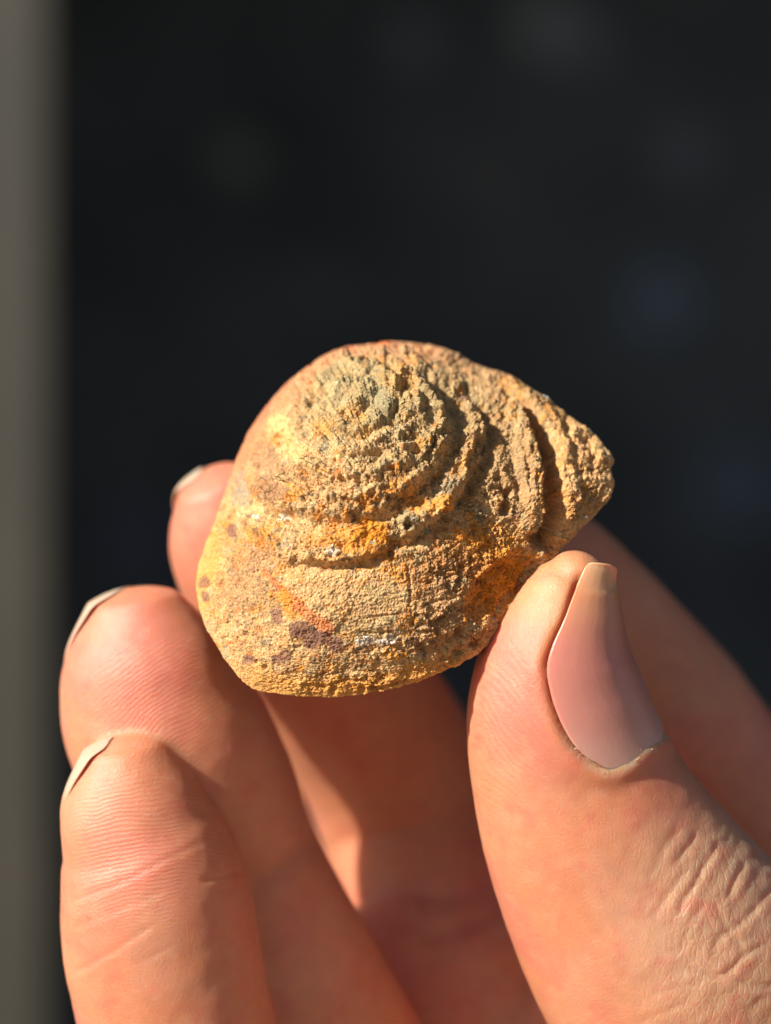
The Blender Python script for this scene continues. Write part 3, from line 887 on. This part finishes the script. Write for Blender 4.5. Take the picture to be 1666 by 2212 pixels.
mp2 = MS_.n('ShaderNodeMapping'); mp2.inputs['Rotation'].default_value = (0, .6, 0); mp2.inputs['Scale'].default_value = (1.5, .8, .7)
MS_.l(MS_.obj(), mp2.inputs[0]); MS_.l(mp2.outputs[0], kb.inputs['Vector'])
kh = MS_.math('MULTIPLY', MS_.math('MINIMUM', kb.outputs[0], .15), MS_.attr('knuckle', True))
nb = MS_.bump(kh, .035, .55, nb)
MS_.l(nb, b['Normal']); MS_.l(nb, b['Coat Normal'])
rn = MS_.n('ShaderNodeMapRange', i_1=.3, i_2=.7, i_3=.28, i_4=.50); MS_.l(MS_.noise(30, 3), rn.inputs[0]); MS_.l(rn.outputs[0], b['Roughness'])
hand_me.materials.clear()
hand = link('hand', hand_me, MS_.m)
hand_me.polygons.foreach_set('use_smooth', np.ones(len(hand_me.polygons), bool))
hand_me.update()
hand['label'] = 'light skinned hand pinching the fossil with thumb at right and curled fingers'
hand['category'] = 'hand'

# ------------------------------------------------------------------ nails
MN = Mat('nail_keratin')
MN.l(MN.attr('nail'), MN.b.inputs['Base Color'])
b = MN.b.inputs
b['Subsurface Weight'].default_value = .9; b['Subsurface Radius'].default_value = (1, .25, .12); b['Subsurface Scale'].default_value = .09
b['Roughness'].default_value = .32; b['Specular IOR Level'].default_value = .35; b['Coat Weight'].default_value = .15; b['Coat Roughness'].default_value = .3
MN.l(MN.bump(MN.noise(30, 3), .004, .4), b['Normal'])


def nail(name, smp, t0, t1, phi0, phi1, grow, tipbow, basebow, colf, thick=.035, lowbow=1.0, field=None, nu=60, nv=60, hw_tip=None):
    """A curved plate over a digit. t in the sampler's index, phi 0 = right in the picture, pi/2 = to the camera, pi = left."""
    c_, S_, D_, hw_, rt_, t_ = smp
    uu, vv = np.meshgrid(np.linspace(0, 1, nu), np.linspace(0, 1, nv), indexing='ij')
    w = 2 * vv - 1
    ts = t0 + tipbow * (.35 * w * w + .65 * w ** 4); te = t1 - basebow * w ** 2 * np.where(w < 0, lowbow, 1.0)
    tt = ts + (te - ts) * uu
    ph = (phi0(tt) if callable(phi0) else phi0) * (1 - vv) + (phi1(tt) if callable(phi1) else phi1) * vv
    if field is not None:
        tt, ph = field(uu, vv)
    idx = np.arange(len(c_))
    ip = lambda A: np.stack([np.interp(tt.ravel(), idx, A[:, k]) for k in range(3)], -1)
    cc, SS, DD = ip(c_), ip(S_), ip(D_)
    cc = cc + t_[0] * (np.minimum(tt.ravel(), 0) * .03)[:, None]
    hwv = np.interp(tt.ravel(), idx, hw_); rtv = np.interp(tt.ravel(), idx, rt_)
    if hw_tip is not None: hwv = np.maximum(hwv, hw_tip(tt.ravel()))
    p = ph.ravel()
    g = grow(uu, w).ravel()
    pos = cc + SS * ((hwv + g) * np.cos(p))[:, None] + DD * ((hwv * rtv + g) * np.sin(p))[:, None]
    nrm = SS * np.cos(p)[:, None] + DD * np.sin(p)[:, None]
    low = pos - nrm * thick
    v = np.concatenate([pos, low]); n = nu * nv
    f = grid_faces(nu, nv)
    fl = f[:, ::-1] + n
    a = np.arange(n).reshape(nu, nv)
    rim = np.concatenate([a[0, :], a[1:, -1], a[-1, -2::-1], a[-2:0:-1, 0]])
    rb = np.roll(rim, -1)
    side = np.stack([rim, rim + n, rb + n, rb], -1)
    me = new_mesh(name, v, np.concatenate([f, fl, side]))
    cf = colf(uu.ravel(), w.ravel())
    cf = cf * .85
    set_col(me, 'nail', np.concatenate([cf, cf]))
    bm = bmesh.new(); bm.from_mesh(me); bmesh.ops.recalc_face_normals(bm, faces=bm.faces); bm.to_mesh(me); bm.free()
    o = link(name, me, MN.m, hand)
    return o


def thumb_col(u_, w_):
    c = np.tile(np.array([.64, .25, .20]), (len(u_), 1))
    c = mix(c, np.array([.66, .31, .26]), sstep(.45, .9, u_))
    c = mix(c, np.array([.70, .43, .36]), sstep(.80, .97, u_ + .08 * w_ ** 2) * .6)
    c = mix(c, np.array([.68, .34, .16]), sstep(.50, .12, u_) * .8)
    c = mix(c, np.array([.72, .46, .27]), sstep(.20, .0, u_))
    return c


# thumb sampler: 12 cap rows, 14 rows per station
def tpx(k): return 12 + 14 * k
deg = math.radians
# where the border that the photograph shows runs on the digit
c_, S_, D_, hw_, rt_, _t = SAMP['thumb']
pg = np.radians(np.arange(5, 175, 1.5)); tg = np.arange(4, 110)
gp = c_[tg][:, None] + S_[tg][:, None] * (hw_[tg][:, None] * np.cos(pg))[..., None] + D_[tg][:, None] * ((hw_ * rt_)[tg][:, None] * np.sin(pg))[..., None]
gx, gy = unP(gp.reshape(-1, 3))
TL, PL = [], []
for nx_, ny_ in smooth_line(NAIL_L[0:11], 4):
    k = np.argmin((gx - nx_) ** 2 + (gy - ny_) ** 2)
    TL.append(tg[k // len(pg)]); PL.append(pg[k % len(pg)])
TL = np.maximum.accumulate(np.array(TL, float)); PL = np.array(PL)
ker = np.ones(5) / 5
TL = np.convolve(np.pad(TL, 2, mode='edge'), ker, 'valid'); PL = np.convolve(np.pad(PL, 2, mode='edge'), ker, 'valid')
LU = np.linspace(0, 1, len(TL))


def thumb_field(u_, v_):
    tL = np.interp(u_, LU, TL); pL = np.interp(u_, LU, PL)
    tR = 15.0 + (80.0 - 15.0) * u_
    t_ = tR * (1 - v_) + tL * v_
    bulge = np.sqrt(np.clip(4 * v_ * (1 - v_), 0, 1))
    t_ = t_ - 6.5 * (1 - u_) ** 4 * bulge + 6.5 * u_ ** 4 * bulge
    return t_, -.5 * (1 - v_) + pL * v_


# the plate is stiff: it keeps one direction where the pulp bends towards its tip
S3, D3 = S_.copy(), D_.copy()
for k in range(46):
    S3[k] = S_[46]; D3[k] = D_[46]
nail('thumbnail', (c_, S3, D3, hw_, rt_, _t), 0, 1, 0, 1, lambda u, w: .016 + .006 * (1 - u) + .00028 * np.sin(w * 31) + .0002 * np.sin(w * 57 + 1), 0, 0, thumb_col, field=thumb_field,
     hw_tip=lambda t: np.interp(t, [4, 9, 12, 19, 26, 33, 40, 46, 47], [.225, .27, .315, .354, .394, .438, .485, .535, .1]))


MN2 = Mat('finger_nail_keratin')
MN2.l(MN2.attr('nail'), MN2.b.inputs['Base Color'])
MN2.b.inputs['Roughness'].default_value = .35
MN2.b.inputs['Subsurface Weight'].default_value = .5; MN2.b.inputs['Subsurface Radius'].default_value = (1, .5, .35); MN2.b.inputs['Subsurface Scale'].default_value = .03


def fin_col(u_, w_):
    c = np.tile(np.array([.72, .36, .22]), (len(u_), 1))
    return mix(c, np.array([.66, .47, .35]), sstep(.35, .2, u_))


# finger nails seen edge-on along the left outline
for nm_, a_, b_ in (('middle', 3.65, 4.6), ('ring', 2.85, 4.5), ('pinky', 2.68, 4.4)):
    nail('fingernail', SAMP[nm_], 0.5, 42, lambda t, a=a_: np.interp(t, [0, 8, 14, 42], [a - .5, a, a + .3, 3.2]), b_, lambda u, w: .006 + .06 * (1 - u) ** 3.5 - .035 * sstep(.7, 1., np.abs(w)) * sstep(.12, .4, u), 1.5, 6, fin_col, thick=.016).data.materials[0] = MN2.m

# ------------------------------------------------------------------ dry cuticle shreds at the base of the thumbnail
rnd = random.Random(5)
cm = Mat('dry_skin')
cm.b.inputs['Base Color'].default_value = (.66, .44, .30, 1); cm.b.inputs['Roughness'].default_value = .4
cm.b.inputs['Subsurface Weight'].default_value = .5; cm.b.inputs['Subsurface Scale'].default_value = .02
bm = bmesh.new()
c_, S_, D_, hw_, rt_, _t = SAMP['thumb']


def on_thumb(px, py):
    k = np.argmin((gx - px) ** 2 + (gy - py) ** 2)
    p = gp.reshape(-1, 3)[k]; a, b_ = k // len(pg), k % len(pg)
    n = S_[tg][a] * math.cos(pg[b_]) + D_[tg][a] * math.sin(pg[b_])
    return Vector(p), Vector(n).normalized()


base_line = smooth_line([(1228, 1598), (1262, 1636), (1300, 1658), (1345, 1650), (1385, 1612), (1412, 1588)], 10)
for i in range(7):
    bx, by = base_line[rnd.randrange(len(base_line))]
    bx += rnd.gauss(0, 7); by += rnd.gauss(0, 7)
    p, n = on_thumb(bx, by)
    p += n * rnd.uniform(.022, .034)
    a = rnd.uniform(0, math.pi); ln = rnd.uniform(.008, .022); wd = rnd.uniform(.004, .010)
    t = Vector((math.cos(a), 0, math.sin(a))); t = (t - n * t.dot(n)).normalized(); sdv = n.cross(t)
    q0, q1, q2 = p - t * ln, p + n * .004, p + t * ln + n * rnd.uniform(0, .015)
    ring_ = []
    for q_, w_ in ((q0, wd * .3), (q1, wd), (q2, wd * .25)):
        ring_.append([bm.verts.new(q_ + sdv * w_), bm.verts.new(q_ + n * .003), bm.verts.new(q_ - sdv * w_), bm.verts.new(q_ - n * .003)])
    for r0, r1_ in zip(ring_[:-1], ring_[1:]):
        for j_ in range(4):
            bm.faces.new((r0[j_], r0[(j_ + 1) % 4], r1_[(j_ + 1) % 4], r1_[j_]))
    bm.faces.new(ring_[0][::-1]); bm.faces.new(ring_[-1])
bmesh.ops.recalc_face_normals(bm, faces=bm.faces)
me = bpy.data.meshes.new('cuticle'); bm.to_mesh(me); bm.free()
cu = link('cuticle', me, cm.m, hand)
cu['kind'] = 'stuff'
